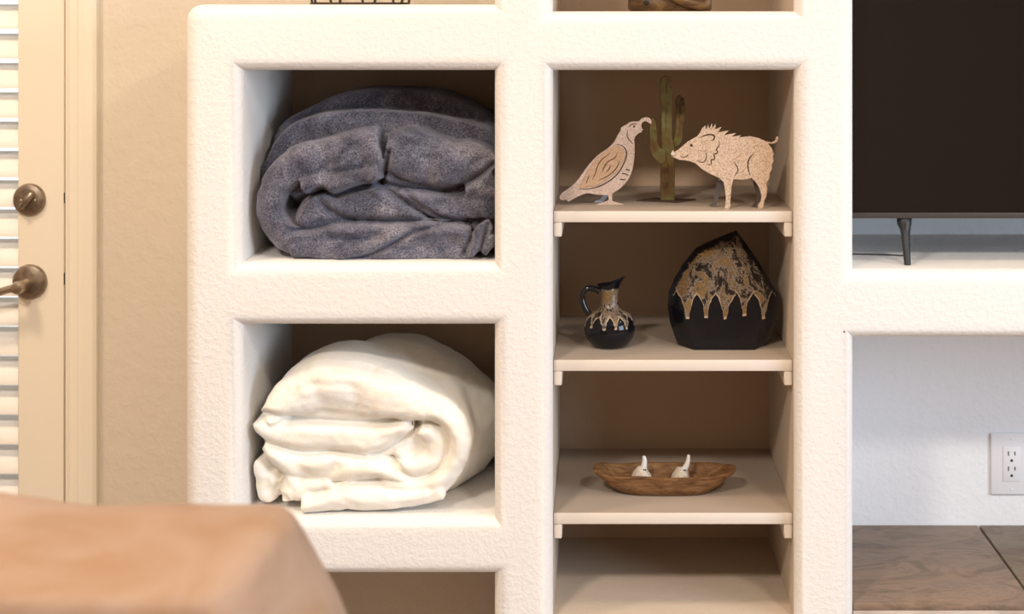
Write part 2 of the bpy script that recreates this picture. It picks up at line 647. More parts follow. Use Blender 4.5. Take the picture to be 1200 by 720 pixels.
# ------------------------------------------------------------------ television
TY = .070
tv = empty('television', (X[5] + .58, TY + .03, Z_TL))
tag(tv, 'black flat screen television standing on slim legs in the stucco niche', 'television')
tz0 = P(0, 256, TY).z
tx0, tx1 = X[5] + .006, X[5] + 1.155
tz1 = tz0 + .66
bezel_h = P(0, 249.5, TY).z - tz0
box('housing', (tx0, TY + .003, tz0), (tx1, TY + .06, tz1), M['black_plastic'], tv, .003, 2)
box('screen', (tx0 + .004, TY, tz0 + bezel_h), (tx1 - .004, TY + .004, tz1 - .004), M['screen'], tv)
box('bezel', (tx0, TY - .0015, tz0), (tx1, TY + .006, tz0 + bezel_h), M['bezel'], tv, .001, 2)
for lx in (P(1064, 0, .05).x, tx1 - .2):
    bm = bmesh.new()
    top = tz0 + .001
    rows = [(top, .0105, .0), (top - .003, .0125, .0), (top - .012, .0125, .001), (top - .021, .0085, .003), (top - .028, .0074, .005),
            (top - .060, .0062, .010), (Z_TL + .0006, .0056, .013)]
    ring = []
    for z, w, fw in rows:
        yc = TY + .012 - fw
        ring.append([Vector((lx + w * cos(a), yc - fw * 1.2 + w * .9 * sin(a), z)) for a in (2 * pi * k / 12 for k in range(12))])
    loft(bm, ring)
    leg = obj('leg', bm, M['black_plastic'], tv, 40, origin=(lx, TY, top))
# thin cable on the ledge
cb = bmesh.new()
lx = P(1064, 0, .135).x
ca = [(X[5] + .002, .160, .0019), (X[5] + .03, .156, .0019), (lx - .03, .148, .0019), (lx - .008, .141, .0019), (lx, .138, .006), (lx + .001, .134, .03), (lx + .002, .115, tz0 - Z_TL - .003)]
tube(cb, catmull([(x, y, Z_TL + z) for x, y, z in ca], 5), .0012, 8)
tag(obj('cable', cb, M['bezel'], smooth=60), 'thin dark cable lying on the ledge behind the television leg', 'cable')

# ------------------------------------------------------------------ cut metal figures on the upper shelf
def rust(name, base, spec_, sc=260, thr=(.45, .62)):
    m = Mat(name, base, .7, .1, spec=.3)
    n1 = m.noise(sc, 2, .6)
    n2 = m.noise(18, 3)
    c1 = m.mix(m.ramp(n1, [(thr[0], (0, 0, 0)), (thr[1], (1, 1, 1))]), spec_, base)
    m.color(m.mix(m.math('MULTIPLY', n2, .45), c1, tuple(c * .82 for c in base)))
    m.bump(n1, .25, .0006)
    return m


M['quail'] = rust('pinkish_rusted_metal', (.66, .52, .44), (.47, .33, .25), 480)
M['wing'] = rust('tan_rusted_metal', (.62, .42, .27), (.42, .25, .14), 480)
M['quail_cool'] = Mat('bluish_metal', (.42, .48, .58), .45, .4)  # bluish grey metal for the rear foot
M['boar'] = rust('speckled_rusted_metal', (.66, .50, .37), (.34, .21, .125), 520, (.38, .54))
M['boar_leg'] = Mat('dark_steel', (.13, .11, .10), .5, .5)
m = Mat('green_patina_metal', (.15, .14, .04), .6, .35, spec=.4)
m.color(m.ramp(m.noise(26, 5, .65), [(.30, (.035, .018, .010)), (.46, (.15, .085, .03)), (.58, (.17, .155, .05)), (.75, (.24, .25, .10))]))
m.bump(m.noise(120, 3), .3, .001)
M['cactus'] = m
M['rusty_plate'] = rust('rusty_plate', (.11, .07, .05), (.06, .035, .025))


def cm(ox, oy, s):
    return lambda p: (ox + p[0] / s, oy + p[1] / s)


qm = cm(640, 120, 5.14)
sm = lambda pts, n=4: [(v.x, v.y) for v in catmull([(a, b, 0) for a, b in pts], n, True)]
QY = .118
q0 = P(*qm((390, 616)), QY)
quail = empty('metal_quail', (q0.x, QY, Z_S[0]))
tag(quail, 'flat cut metal quail with curled topknot, pinkish speckled finish, beside the cactus', 'figurine')
q_out = [(555, 115), (572, 100), (600, 90), (625, 97), (635, 115), (629, 131), (616, 121), (596, 113), (578, 123), (573, 135), (576, 152), (583, 166), (574, 172),
         (577, 180), (562, 183), (545, 196), (531, 216), (532, 250), (533, 300), (528, 360), (515, 420), (490, 470), (450, 515), (405, 545), (398, 560), (396, 590),
         (380, 590), (372, 560), (350, 558), (300, 555), (250, 547), (200, 563), (150, 590), (130, 598), (122, 586), (105, 590), (85, 583), (82, 570),
         (95, 547), (112, 534), (160, 500), (200, 455), (250, 385), (310, 320), (370, 278), (408, 240), (430, 200), (448, 172), (452, 152), (480, 136), (512, 117)]
q_holes = [circle2((530, 146), 7), stroke2([(524, 250), (500, 225), (488, 198), (491, 166)], 6), stroke2([(496, 150), (515, 132), (547, 130)], 6),
           stroke2([(425, 253), (462, 264), (484, 300), (476, 347), (444, 412), (394, 464), (322, 505), (250, 523), (192, 522)], 8),
           stroke2([(478, 403), (505, 410)], 8), stroke2([(455, 427), (475, 431), (497, 440)], 8), stroke2([(443, 463), (480, 468)], 8)]
w_holes = [stroke2([(388, 305), (340, 340), (312, 380), (292, 440), (276, 470)], 6), stroke2([(430, 305), (412, 335), (380, 352), (350, 378)], 6),
           stroke2([(446, 350), (420, 400), (370, 445), (310, 470)], 6), stroke2([(338, 420), (352, 385), (370, 372)], 6),
           stroke2([(388, 375), (382, 398), (358, 422)], 6), stroke2([(258, 440), (250, 465), (240, 490)], 6)]
plate('body', sm(q_out, 3), q_holes + w_holes, QY, .0024, M['quail'], quail, qm)
w_out = [(425, 260), (455, 270), (474, 300), (466, 345), (434, 405), (385, 453), (318, 494), (250, 512), (202, 513), (222, 478), (262, 400), (315, 332), (372, 288)]
plate('wing', sm(w_out, 3), w_holes, QY - .0021, .0012, M['wing'], quail, qm)
plate('foot', [(380, 585), (396, 585), (402, 596), (440, 606), (466, 613), (462, 617), (300, 617), (302, 612), (340, 604), (366, 594)], [], QY - .001, .004, M['quail'], quail, qm)
plate('foot', [(352, 556), (374, 556), (362, 578), (346, 596), (340, 603), (288, 603), (290, 598), (325, 582)], [], QY + .022, .003, M['quail_cool'], quail, qm)

jm = cm(770, 120, 5.141)
JY = .0635
j0 = P(*jm((420, 642)), JY)
boar = empty('metal_javelina', (P(*jm((520, 642)), JY).x, JY, Z_S[0]))
tag(boar, 'flat cut metal javelina with bristled mane and curly tail, speckled rust finish', 'figurine')
j_out = [(88, 300), (94, 288), (104, 299), (130, 284), (180, 240), (240, 205), (255, 188), (272, 156), (291, 140), (297, 168), (306, 133), (314, 160), (331, 126), (333, 158),
         (352, 128), (350, 162), (387, 148), (368, 180), (432, 170), (402, 198), (476, 184), (450, 207), (507, 198), (490, 212), (560, 204), (612, 215), (662, 237),
         (690, 240), (711, 231), (717, 209), (728, 205), (731, 220), (718, 242), (692, 249), (668, 247), (690, 275), (703, 312), (696, 326), (702, 350), (691, 375), (692, 400), (676, 430), (678, 452), (657, 490),
         (664, 520), (659, 560), (646, 592), (641, 622), (631, 641), (607, 641), (611, 622), (625, 590), (628, 560), (614, 510), (590, 475), (570, 456), (520, 466), (460, 462),
         (451, 492), (445, 540), (441, 590), (440, 626), (430, 643), (404, 643), (411, 622), (415, 580), (410, 530), (401, 480), (375, 456), (320, 431), (270, 401), (230, 366), (190, 352), (130, 345), (100, 331), (87, 325)]
j_holes = [circle2((207, 260), 9), stroke2([(140, 326), (170, 329), (191, 312)], 6), stroke2([(255, 215), (290, 199), (325, 194), (345, 206), (340, 224), (322, 230)], 9),
           stroke2([(238, 350), (270, 362), (290, 350), (297, 320), (290, 292)], 6), stroke2([(370, 230), (375, 260), (358, 280), (364, 303), (343, 315), (347, 340), (325, 350), (327, 374), (296, 376)], 8, 3),
           stroke2([(463, 358), (487, 405), (465, 445)], 7), stroke2([(585, 306), (555, 340), (547, 385), (560, 442)], 8)]
plate('body', j_out, j_holes, JY, .0024, M['boar'], boar, jm)
LY = JY + .026
plate('hind_leg', sm([(368, 455), (396, 490), (388, 530), (368, 580), (360, 612), (352, 624), (314, 624), (336, 602), (350, 545), (355, 500)], 3), [], LY, .0024, M['boar_leg'], boar, jm)
plate('hind_leg', sm([(575, 455), (604, 500), (624, 550), (613, 590), (604, 616), (596, 625), (568, 625), (590, 600), (597, 560), (582, 500)], 3), [], LY, .0024, M['boar_leg'], boar, jm)
for px, py in ((385, 462), (590, 465)):
    a = P(*jm((px, py - 6)), JY)
    box('spacer', (a.x - .005, JY, a.z - .004), (a.x + .005, LY + .001, a.z + .002), M['boar_leg'], boar)
# light snout disc
bm = bmesh.new()
a = P(*jm((92, 310)), JY - .0016)
lathe(bm, [(.0026, 0), (.0026, .0012), (.0018, .002)], a, 12, 'Y')
obj('snout', bm, Mat('pale_snout', (.62, .58, .55), .5, .2), boar)

km = cm(740, 80, 4.367)
KY = .172
kb = [P(*km((22, 677)), .165), P(*km((235, 691)), .142), P(*km((331, 672)), .180), P(*km((118, 662)), .203)]
cactus = empty('metal_cactus', ((kb[0].x + kb[2].x) / 2, KY, Z_S[0]))
tag(cactus, 'green and rust metal saguaro cactus with two arms on a diamond base plate', 'figurine')
bm = bmesh.new()
loft(bm, [[Vector((v.x, v.y, Z_S[0] + z)) for v in kb] for z in (.0002, .0024)])
obj('base_plate', bm, M['rusty_plate'], cactus)
trunk = [(150, 75), (156, 52), (176, 42), (197, 52), (206, 78), (206, 190), (202, 215), (204, 350), (215, 400), (218, 500), (217, 671), (150, 671), (152, 480), (156, 400), (155, 300), (157, 205), (150, 180)]
KB = .0
plate('trunk', trunk, [stroke2([(178, 62), (176, 95), (178, 135)], 9), stroke2([(176, 190), (174, 250), (177, 335)], 8), stroke2([(192, 200), (190, 270), (192, 330)], 6), stroke2([(185, 470), (183, 540), (186, 610)], 10)], KY, .012, M['cactus'], cactus, km, .0012)
plate('arm', [(228, 170), (234, 148), (249, 140), (264, 153), (270, 190), (270, 265), (259, 290), (260, 350), (247, 385), (205, 412), (196, 390), (222, 352), (230, 290)],
      [stroke2([(248, 165), (247, 200), (250, 245)], 6), stroke2([(245, 285), (244, 320), (238, 350)], 5)], KY + .006, .009, M['cactus'], cactus, km, .001)
plate('arm', [(96, 300), (101, 268), (110, 258), (120, 275), (128, 330), (128, 375), (146, 412), (172, 420), (172, 478), (150, 488), (112, 450), (94, 405)],
      [stroke2([(112, 345), (112, 385), (128, 425), (148, 445)], 5)], KY - .006, .009, M['cactus'], cactus, km, .001)

# ------------------------------------------------------------------ glazed pottery on the middle shelf
def glaze(name, cx, period, z_drip, amp, z_top, angular=False):
    """black glaze with a runny beige-brown band whose lower edge hangs in drips; object coordinates, metres"""
    m = Mat(name, (.006, .006, .009), .08, spec=.35)
    sep = m.n('ShaderNodeSeparateXYZ')
    m.l(m.tc.outputs['Object'], sep.inputs[0])
    x, y, z = sep.outputs
    if angular:
        x = m.math('ARCTAN2', x, m.math('MULTIPLY', y, -1.0))
    nz = m.noise(55, 3, .6)
    wob = m.math('MULTIPLY', m.math('SUBTRACT', nz, .5), .25 * period if not angular else .35)
    u = m.math('DIVIDE', m.math('ADD', m.math('SUBTRACT', x, cx), wob), period)
    fr = m.math('FRACT', m.math('ADD', u, 100))
    t = m.math('ABSOLUTE', m.math('SUBTRACT', m.math('MULTIPLY', fr, 2), 1))     # 1 at drip, 0 mid-arch
    arch = m.math('POWER', m.math('MULTIPLY', m.math('SUBTRACT', .80, t, True), 1.25), .40)
    cell = m.n('ShaderNodeTexWhiteNoise', noise_dimensions='1D')
    m.l(m.math('FLOOR', m.math('ADD', u, 100.5)), cell.inputs['W'])
    arch = m.math('ADD', arch, m.math('MULTIPLY', m.math('SUBTRACT', cell.outputs['Value'], .5), .18))
    edge = m.math('ADD', m.math('MULTIPLY', arch, amp), z_drip)
    d = m.math('SUBTRACT', z, edge)                     # >0 inside the runny glaze
    d = m.math('ADD', d, m.math('MULTIPLY', m.math('SUBTRACT', m.noise(160, 2), .5), .004))
    inside = m.math('MULTIPLY_ADD', d, 900.0)
    inside.node.inputs[2].default_value = .3
    inside.node.use_clamp = True
    top = m.math('MULTIPLY_ADD', m.math('SUBTRACT', z_top, z), 260.0)
    top.node.inputs[2].default_value = .5
    top.node.use_clamp = True
    if not angular:
        # the band stays on the front face and frays towards its rim
        side = m.math('ADD', m.math('MULTIPLY', y, -1.0), m.math('MULTIPLY', m.math('SUBTRACT', m.noise(60, 5, .7), .5), .05))
        s2 = m.math('MULTIPLY_ADD', m.math('SUBTRACT', side, .017), 260.0)
        s2.node.inputs[2].default_value = .5
        s2.node.use_clamp = True
        top = s2
    mask = m.math('MULTIPLY', inside, top)
    rim = m.math('SUBTRACT', 1.0, m.math('MULTIPLY', d, 190.0), True)    # pale line along the drips
    body = m.ramp(m.noise(34, 9, .80, m.coord((1, 1, .7)), .9),
                  [(.40, (.010, .008, .008)), (.47, (.04, .028, .02)), (.50, (.36, .28, .21)), (.53, (.07, .04, .017)), (.58, (.30, .18, .065)), (.63, (.05, .033, .02)), (.70, (.50, .42, .33))])
    runny = m.mix(m.math('MULTIPLY', rim, .9), body, (.66, .50, .35))
    m.color(m.mix(mask, (.006, .006, .009), runny))
    m.l(m.math('MULTIPLY_ADD', mask, .18), m.b.inputs['Roughness'])
    m.b.inputs['Roughness'].links[0].from_node.inputs[2].default_value = .07
    m.bump(m.math('ADD', m.math('MULTIPLY', mask, m.noise(70, 4, .6)), mask), .5, .0025)
    return m


vm = cm(770, 260, 4.5)
VYc = .150
va = P(*vm((345, 684)), VYc)
V0 = Vector((va.x, VYc, Z_S[1]))
v_out = [(125, 684), (95, 610), (68, 530), (55, 440), (62, 370), (90, 300), (135, 225), (205, 138), (300, 92), (417, 46), (455, 95), (505, 165), (570, 265), (634, 375),
         (640, 440), (622, 540), (590, 625), (560, 684)]


def densify(pts, n):
    out = []
    for i, p in enumerate(pts):
        q = pts[(i + 1) % len(pts)]
        for k in range(n):
            out.append((p[0] + (q[0] - p[0]) * k / n, p[1] + (q[1] - p[1]) * k / n))
    return out


vo = densify(v_out, 4)
cxv, czv = 345, 430


def vring(sc, dy, sz=None):
    out = []
    for p in vo:
        w = P(*vm((cxv + (p[0] - cxv) * sc, (czv + (p[1] - czv) * (sz or sc)) if p[1] < 680 else 684)), VYc)
        out.append(Vector((w.x, VYc + dy, max(w.z, Z_S[1] + .0008))))
    return out


bm = bmesh.new()
rg = [vring(.66, -.0425), vring(.72, -.0420), vring(.75, -.040), vring(.90, -.020), vring(.97, -.009), vring(1.0, -.003), vring(1.0, .003), vring(.97, .009), vring(.90, .020), vring(.75, .040), vring(.66, .0425)]
loft(bm, rg)
zd = P(*vm((0, 500)), VYc - .035).z - Z_S[1]
za = P(*vm((0, 372)), VYc - .035).z - Z_S[1]
zt = P(*vm((0, 82)), VYc - .02).z - Z_S[1]
xdrip = P(*vm((258, 0)), VYc - .035).x - V0.x
per = (P(*vm((460, 0)), VYc - .035).x - P(*vm((258, 0)), VYc - .035).x) / 2
vase = obj('pottery_vase', bm, glaze('vase_glaze', xdrip + per * 0, per, zd, za - zd, zt), None, 24, origin=V0)
tag(vase, 'large flat pointed black pottery vase with brown drip glaze, right of the small pitcher', 'vase')

pm = cm(670, 310, 6.545)
PY = .140
psc = (PY - CY) / F
pc = P(*pm((291, 655)), PY)
pitch0 = Vector((pc.x, PY, Z_S[1]))
px_ = lambda n: n / 6.545 * psc
glz = glaze('pitcher_glaze', .25, .52, px_(655 - 490), px_(85), px_(655 - 215), True)
pitcher = empty('pottery_pitcher', pitch0)
tag(pitcher, 'small black round bodied pitcher with loop handle and drip glazed neck', 'pitcher')
bm = bmesh.new()
prof = [(0.5, 655), (118, 655), (132, 650), (160, 622), (186, 580), (198, 530), (198, 495), (186, 450), (160, 415), (125, 392), (90, 375), (72, 355), (66, 320), (63, 285), (62, 255),
        (66, 230), (80, 205), (96, 188), (100, 182), (94, 186), (76, 205), (58, 235), (54, 290), (54, 340)]
SEG = 40
rings = []
for r, py in prof:
    ring = []
    wgt = max(0.0, min(1.0, (262 - py) / 80)) if py < 262 else 0
    for k in range(SEG):
        a = 2 * pi * k / SEG
        cx_, sy_ = cos(a), sin(a)
        rr = px_(r)
        xx = rr * cx_ * (1 + .22 * wgt * max(0, cx_))
        yy = rr * sy_ * (1 - .45 * wgt * max(0, cx_) ** 2 - .15 * wgt)
        zz = px_(655 - py) + wgt * (px_(62) * max(0, cx_) ** 1.3 - px_(6) * max(0, -cx_))
        ring.append(Vector((pitch0.x + xx, PY + yy, Z_S[1] + .0006 + zz)))
    rings.append(ring)
loft(bm, rings)
obj('body', bm, glz, pitcher, 60)
bm = bmesh.new()
hp = [(215, 208), (175, 190), (135, 182), (98, 198), (80, 235), (82, 280), (100, 330), (125, 372), (148, 402)]
hpts = catmull([P(*pm(p), PY) for p in hp], 5)
tube(bm, hpts, [px_(20) * (1.0 + .25 * abs(2 * i / (len(hpts) - 1) - 1)) for i in range(len(hpts))], 12)
obj('handle', bm, Mat('black_glaze', (.006, .006, .009), .08, spec=.6), pitcher, 60)

# ------------------------------------------------------------------ wooden dough bowl with two horned figures
bw = cm(680, 520, 6.0)
BYc = .150
bsc = (BYc - CY) / F
b0 = P(*bw((592, 400)), BYc)
B0 = Vector((b0.x, BYc, Z_S[2]))
m = Mat('old_brown_wood', (.25, .13, .06), .62, spec=.3)
co = m.coord((3, 14, 14))
g = m.noise(9, 7, .65, co, .8)
m.color(m.ramp(g, [(.28, (.075, .034, .014)), (.45, (.19, .092, .036)), (.58, (.28, .145, .062)), (.75, (.36, .20, .095))]))
m.bump(g, .5, .002)
M['old_wood'] = m
bm = bmesh.new()
SEG = 56


def bring(hl, hw, z, n=3.1, zend=0.0, seed=0.0):
    out = []
    for k in range(SEG):
        a = 2 * pi * k / SEG
        ca_, sa_ = cos(a), sin(a)
        x = hl * math.copysign(abs(ca_) ** (2 / n), ca_)
        y = hw * math.copysign(abs(sa_) ** (2 / n), sa_)
        wob = noise.noise(Vector((x * 25, y * 25, z * 20 + seed))) * .0018
        out.append(Vector((B0.x + x + wob, B0.y + y + wob, Z_S[2] + z + zend * abs(ca_) ** 3 + (wob if z > .005 else 0))))
    return out


rings = [bring(.030, .012, .0007), bring(.068, .026, .0007), bring(.077, .030, .0018), bring(.097, .036, .014), bring(.114, .041, .0275, zend=.002), bring(.1235, .044, .0335, zend=.004),
         bring(.1255, .0445, .0355, zend=.005), bring(.121, .0425, .0368, zend=.005), bring(.110, .037, .0360, zend=.004), bring(.102, .034, .030, zend=.003), bring(.078, .026, .012), bring(.05, .014, .009)]
loft(bm, rings)
tag(obj('dough_bowl', bm, M['old_wood'], None, 60, origin=B0), 'long carved brown wooden bowl holding two small white horned figurines', 'bowl')
m = Mat('cream_ceramic', (.78, .68, .55), .5, spec=.4)
m.color(m.ramp(m.noise(120, 4, .6), [(.30, (.10, .06, .035)), (.37, (.62, .50, .36)), (.6, (.80, .72, .60))]))
m.bump(m.noise(90, 3), .4, .002)
M['bone'] = m
M['horn'] = Mat('white_horn', (.86, .84, .80), .4, spec=.4)


def horn_fig(pbase, ptop, w, tip, label):
    c = P(*bw(pbase), BYc + .004)
    root = empty('horned_figurine', (c.x, BYc + .004, Z_S[2] + .0115))
    tag(root, label, 'figurine')
    bm = bmesh.new()
    bmesh.ops.create_icosphere(bm, subdivisions=3, radius=1)
    top = P(*bw(ptop), BYc + .004).z
    zc = top - .018
    hw_ = w / 6.0 * bsc / 2
    for v in bm.verts:
        d = v.co.copy()
        k = 1 + .16 * noise.noise(d * 2.2 + Vector((pbase[0], pbase[1], 0))) + .06 * noise.noise(d * 6)
        z = d.z * .021 * k
        v.co = Vector((c.x + d.x * hw_ * k * (1.0 if d.z < .2 else 1 - .25 * d.z), BYc + .004 + d.y * .017 * k, max(zc + z, Z_S[2] + .0115)))
    obj('head', bm, M['bone'], root, 60)
    bm = bmesh.new()
    pts = catmull([P(*bw(p), BYc + .002) for p in tip], 5)
    n = len(pts)
    tube(bm, pts, [0.0062 * (1 - .62 * (i / (n - 1)) ** 1.4) for i in range(n)], 12)
    obj('horn', bm, M['horn'], root, 60)
    bm = bmesh.new()
    a = P(*bw(tip[0]), BYc - .004)
    for dx in (-.0035, .001, .004):
        bmesh.ops.create_icosphere(bm, subdivisions=1, radius=.0016, matrix=Matrix.Translation((a.x + dx, a.y, a.z + .001)))
    obj('speck', bm, M['dark'], root)


horn_fig((428, 250), (432, 172), 150, [(442, 190), (449, 150), (452, 112), (444, 88)], 'cream ceramic figurine with short upright white horn, left one in the wooden bowl')
horn_fig((705, 252), (700, 176), 142, [(722, 192), (742, 165), (757, 125), (762, 80)], 'cream ceramic figurine with longer slanting white horn, right one in the wooden bowl')


# ------------------------------------------------------------------ blankets
def band(bm, pts, y0, y1, mapper, seg=8):
    """a fold of thick cloth: polyline of (px, py, half thickness in px) seen end-on, running back from y0 to y1"""
    raw = catmull([(p[0], p[1], p[2]) for p in pts], 5)
    m = len(raw)
    rings = []
    for i, p in enumerate(raw):
        t = (raw[min(i + 1, m - 1)] - raw[max(i - 1, 0)])
        t = Vector((t.x, t.y)).normalized()
        nr = Vector((-t.y, t.x))
        f_ = i / (m - 1)
        r = p.z
        ring = []
        # round nose at the front, straight back to y1
        rw = r / mapper.s * ((y0 - CY) / F)
        prof = [(cos(a) * 1.0, 1 - sin(a)) for a in (pi * k / seg for k in range(seg + 1))]   # (side, depth/rw)
        for sd, dp in prof:
            q = mapper((p.x + nr.x * r * sd, p.y + nr.y * r * sd))
            w = P(*q, y0)
            ring.append(Vector((w.x, y0 + dp * rw * .95, w.z)))
        for sd in (-1, -.4, .4, 1):
            q = mapper((p.x + nr.x * r * sd * .92, p.y + nr.y * r * sd * .92))
            w = P(*q, y0)
            ring.append(Vector((w.x, y1, w.z)))
        rings.append(ring)
    loft(bm, rings)


class Mp:
    def __init__(self, ox, oy, s):
        self.ox, self.oy, self.s = ox, oy, s

    def __call__(self, p):
        return (self.ox + p[0] / self.s, self.oy + p[1] / self.s)


def volume(bm, outline, mapper, levels):
    """outline in crop pixels -> solid running back through the given (y, scale x, scale z, shift px x, shift px y)"""
    o = catmull([(a, b, 0) for a, b in outline], 4, True)
    cx_ = sum(p.x for p in o) / len(o)
    cz_ = sum(p.y for p in o) / len(o)
    y00 = levels[0][0]
    rings = []
    for y, sx, sz, dx, dy in levels:
        ring = []
        for p in o:
            w = P(*mapper((cx_ + (p.x - cx_) * sx + dx, cz_ + (p.y - cz_) * sz + dy)), levels[2][0])
            ring.append(Vector((w.x, y, w.z)))
        rings.append(ring)
    loft(bm, rings)


def remeshed(bm, voxel, iters):
    me = bpy.data.meshes.new('t')
    bm.to_mesh(me)
    bm.free()
    tmp = bpy.data.objects.new('t', me)
    C.objects.link(tmp)
    r = tmp.modifiers.new('r', 'REMESH')
    r.mode = 'VOXEL'
    r.voxel_size = voxel
    s = tmp.modifiers.new('s', 'SMOOTH')
    s.factor = .5
    s.iterations = iters
    dg = bpy.context.evaluated_depsgraph_get()
    out = bpy.data.meshes.new_from_object(tmp.evaluated_get(dg))
    bpy.data.objects.remove(tmp)
    b = bmesh.new()
    b.from_mesh(out)
    bpy.data.meshes.remove(out)
    b.normal_update()
    return b


def cloth(name, bm, voxel, mat, floor_z, disp, xlim, seed):
    bmesh.ops.recalc_face_normals(bm, faces=bm.faces)
    b = remeshed(bm, voxel, 3)
    sv = Vector((seed, seed * 1.7, -seed))
    for v in b.verts:
        q = v.co
        n1 = noise.noise(Vector((q.x * 14, q.y * 9, q.z * 20)) + sv)
        n2 = noise.noise(Vector((q.x * 45 + 3 * n1, q.y * 22, q.z * 60)) + sv)
        n3 = noise.noise(Vector((q.x * 110, q.y * 90, q.z * 120)) + sv)
        v.co = q + v.normal * (disp * n1 + disp * .55 * n2 + disp * .18 * n3)
        v.co.z = max(v.co.z, floor_z)
        v.co.x = min(max(v.co.x, xlim[0]), xlim[1])
        v.co.y = min(v.co.y, UB - .006)
    return b


def crease(b, mapper, lines):
    """press creases into the front of a cloth bundle: (polyline in crop pixels, width in crop pixels, depth in metres)"""
    b.normal_update()
    co = np.array([v.co[:] for v in b.verts])
    no = np.array([v.normal[:] for v in b.verts])
    s_ = (co[:, 1] - CY) / F
    px = (VX + co[:, 0] / s_ - mapper.ox) * mapper.s
    py = (VY + (EYE - co[:, 2]) / s_ - mapper.oy) * mapper.s
    front = np.clip(-no[:, 1] * 1.6 + .35, 0, 1) * (co[:, 1] < .17)
    push = np.zeros(len(co))
    for pts, wd, dp in lines:
        c_ = np.array([(p.x, p.y) for p in catmull([(a, b_, 0) for a, b_ in pts], 5)]) if len(pts) > 1 else np.array([pts[0], pts[0]], float)
        best = np.full(len(co), 1e9)
        for (x0, y0), (x1, y1) in zip(c_[:-1], c_[1:]):
            dx, dy = x1 - x0, y1 - y0
            L = dx * dx + dy * dy + 1e-9
            t = np.clip(((px - x0) * dx + (py - y0) * dy) / L, 0, 1)
            best = np.minimum(best, np.hypot(px - x0 - t * dx, py - y0 - t * dy))
        k = np.exp(-(best / wd) ** 2) * dp - np.exp(-((best - wd * 2.6) / (wd * 1.7)) ** 2) * dp * .22
        push += k
    for v, p, f_ in zip(b.verts, push, front):
        v.co.y += float(p * f_)
    for _ in range(2):
        bmesh.ops.smooth_vert(b, verts=b.verts, factor=.5, use_axis_x=True, use_axis_y=True, use_axis_z=True)
    return b


xl = (X[1] + .002, X[2] - .002)
gm = Mp(270, 70, 2.879)
bm = bmesh.new()
# solid core, behind the folds
volume(bm, [(110, 500), (140, 380), (260, 310), (430, 262), (570, 250), (720, 280), (890, 350), (905, 500), (890, 640), (600, 660), (300, 660), (150, 620)], gm,
       [(.085, .9, .9, 0, 0), (.10, .97, .97, 0, 0), (.12, 1, 1, 0, 0), (.30, 1, 1, 0, 0), (.34, .9, .9, 0, 0)])
# layers at the back of the bundle
volume(bm, [(130, 330), (170, 250), (260, 190), (400, 165), (560, 165), (720, 185), (850, 215), (900, 260), (900, 420), (130, 420)], gm,
       [(.135, .96, .92, 0, 0), (.15, .99, .98, 0, 0), (.17, 1, 1, 0, 0), (.34, 1, 1, 0, 0), (.36, .96, .95, 0, 0)])
band(bm, [(150, 330, 22), (190, 250, 34), (280, 195, 40), (400, 158, 46), (540, 148, 46), (680, 158, 46), (800, 200, 42), (880, 250, 34)], .19, .37, gm)
# outer wrap: left bend and top
band(bm, [(300, 640, 40), (200, 615, 46), (140, 560, 50), (128, 490, 48), (150, 420, 56), (215, 365, 66), (300, 345, 74), (390, 330, 84), (455, 320, 82), (500, 310, 72)], .040, .25, gm)
band(bm, [(520, 318, 60), (585, 325, 92), (660, 345, 88), (740, 360, 80), (810, 350, 66), (880, 390, 50)], .046, .25, gm)
band(bm, [(790, 440, 40), (845, 430, 56), (895, 420, 60)], .050, .25, gm)
# knobbly lower lip of the upper fold
band(bm, [(240, 430, 30), (300, 410, 32), (345, 420, 36), (400, 405, 30), (460, 395, 28), (500, 385, 26)], .036, .2, gm)
# middle fold
band(bm, [(225, 540, 30), (290, 510, 48), (380, 490, 56), (470, 492, 54), (560, 520, 34), (650, 545, 14)], .052, .25, gm)
band(bm, [(330, 480, 20), (430, 455, 26), (500, 452, 26), (580, 490, 22)], .060, .25, gm)
band(bm, [(560, 458, 22), (640, 490, 40), (720, 505, 44), (800, 500, 40), (890, 500, 36)], .055, .25, gm)
# lower folds
band(bm, [(200, 620, 36), (290, 605, 48), (400, 595, 44), (500, 585, 36), (600, 572, 26), (720, 560, 12)], .042, .25, gm)
band(bm, [(200, 640, 30), (340, 645, 36), (450, 645, 40), (560, 620, 50), (660, 600, 48), (740, 590, 40), (800, 600, 34)], .034, .25, gm)
band(bm, [(480, 665, 20), (600, 655, 30), (720, 645, 34), (820, 640, 34)], .040, .25, gm)
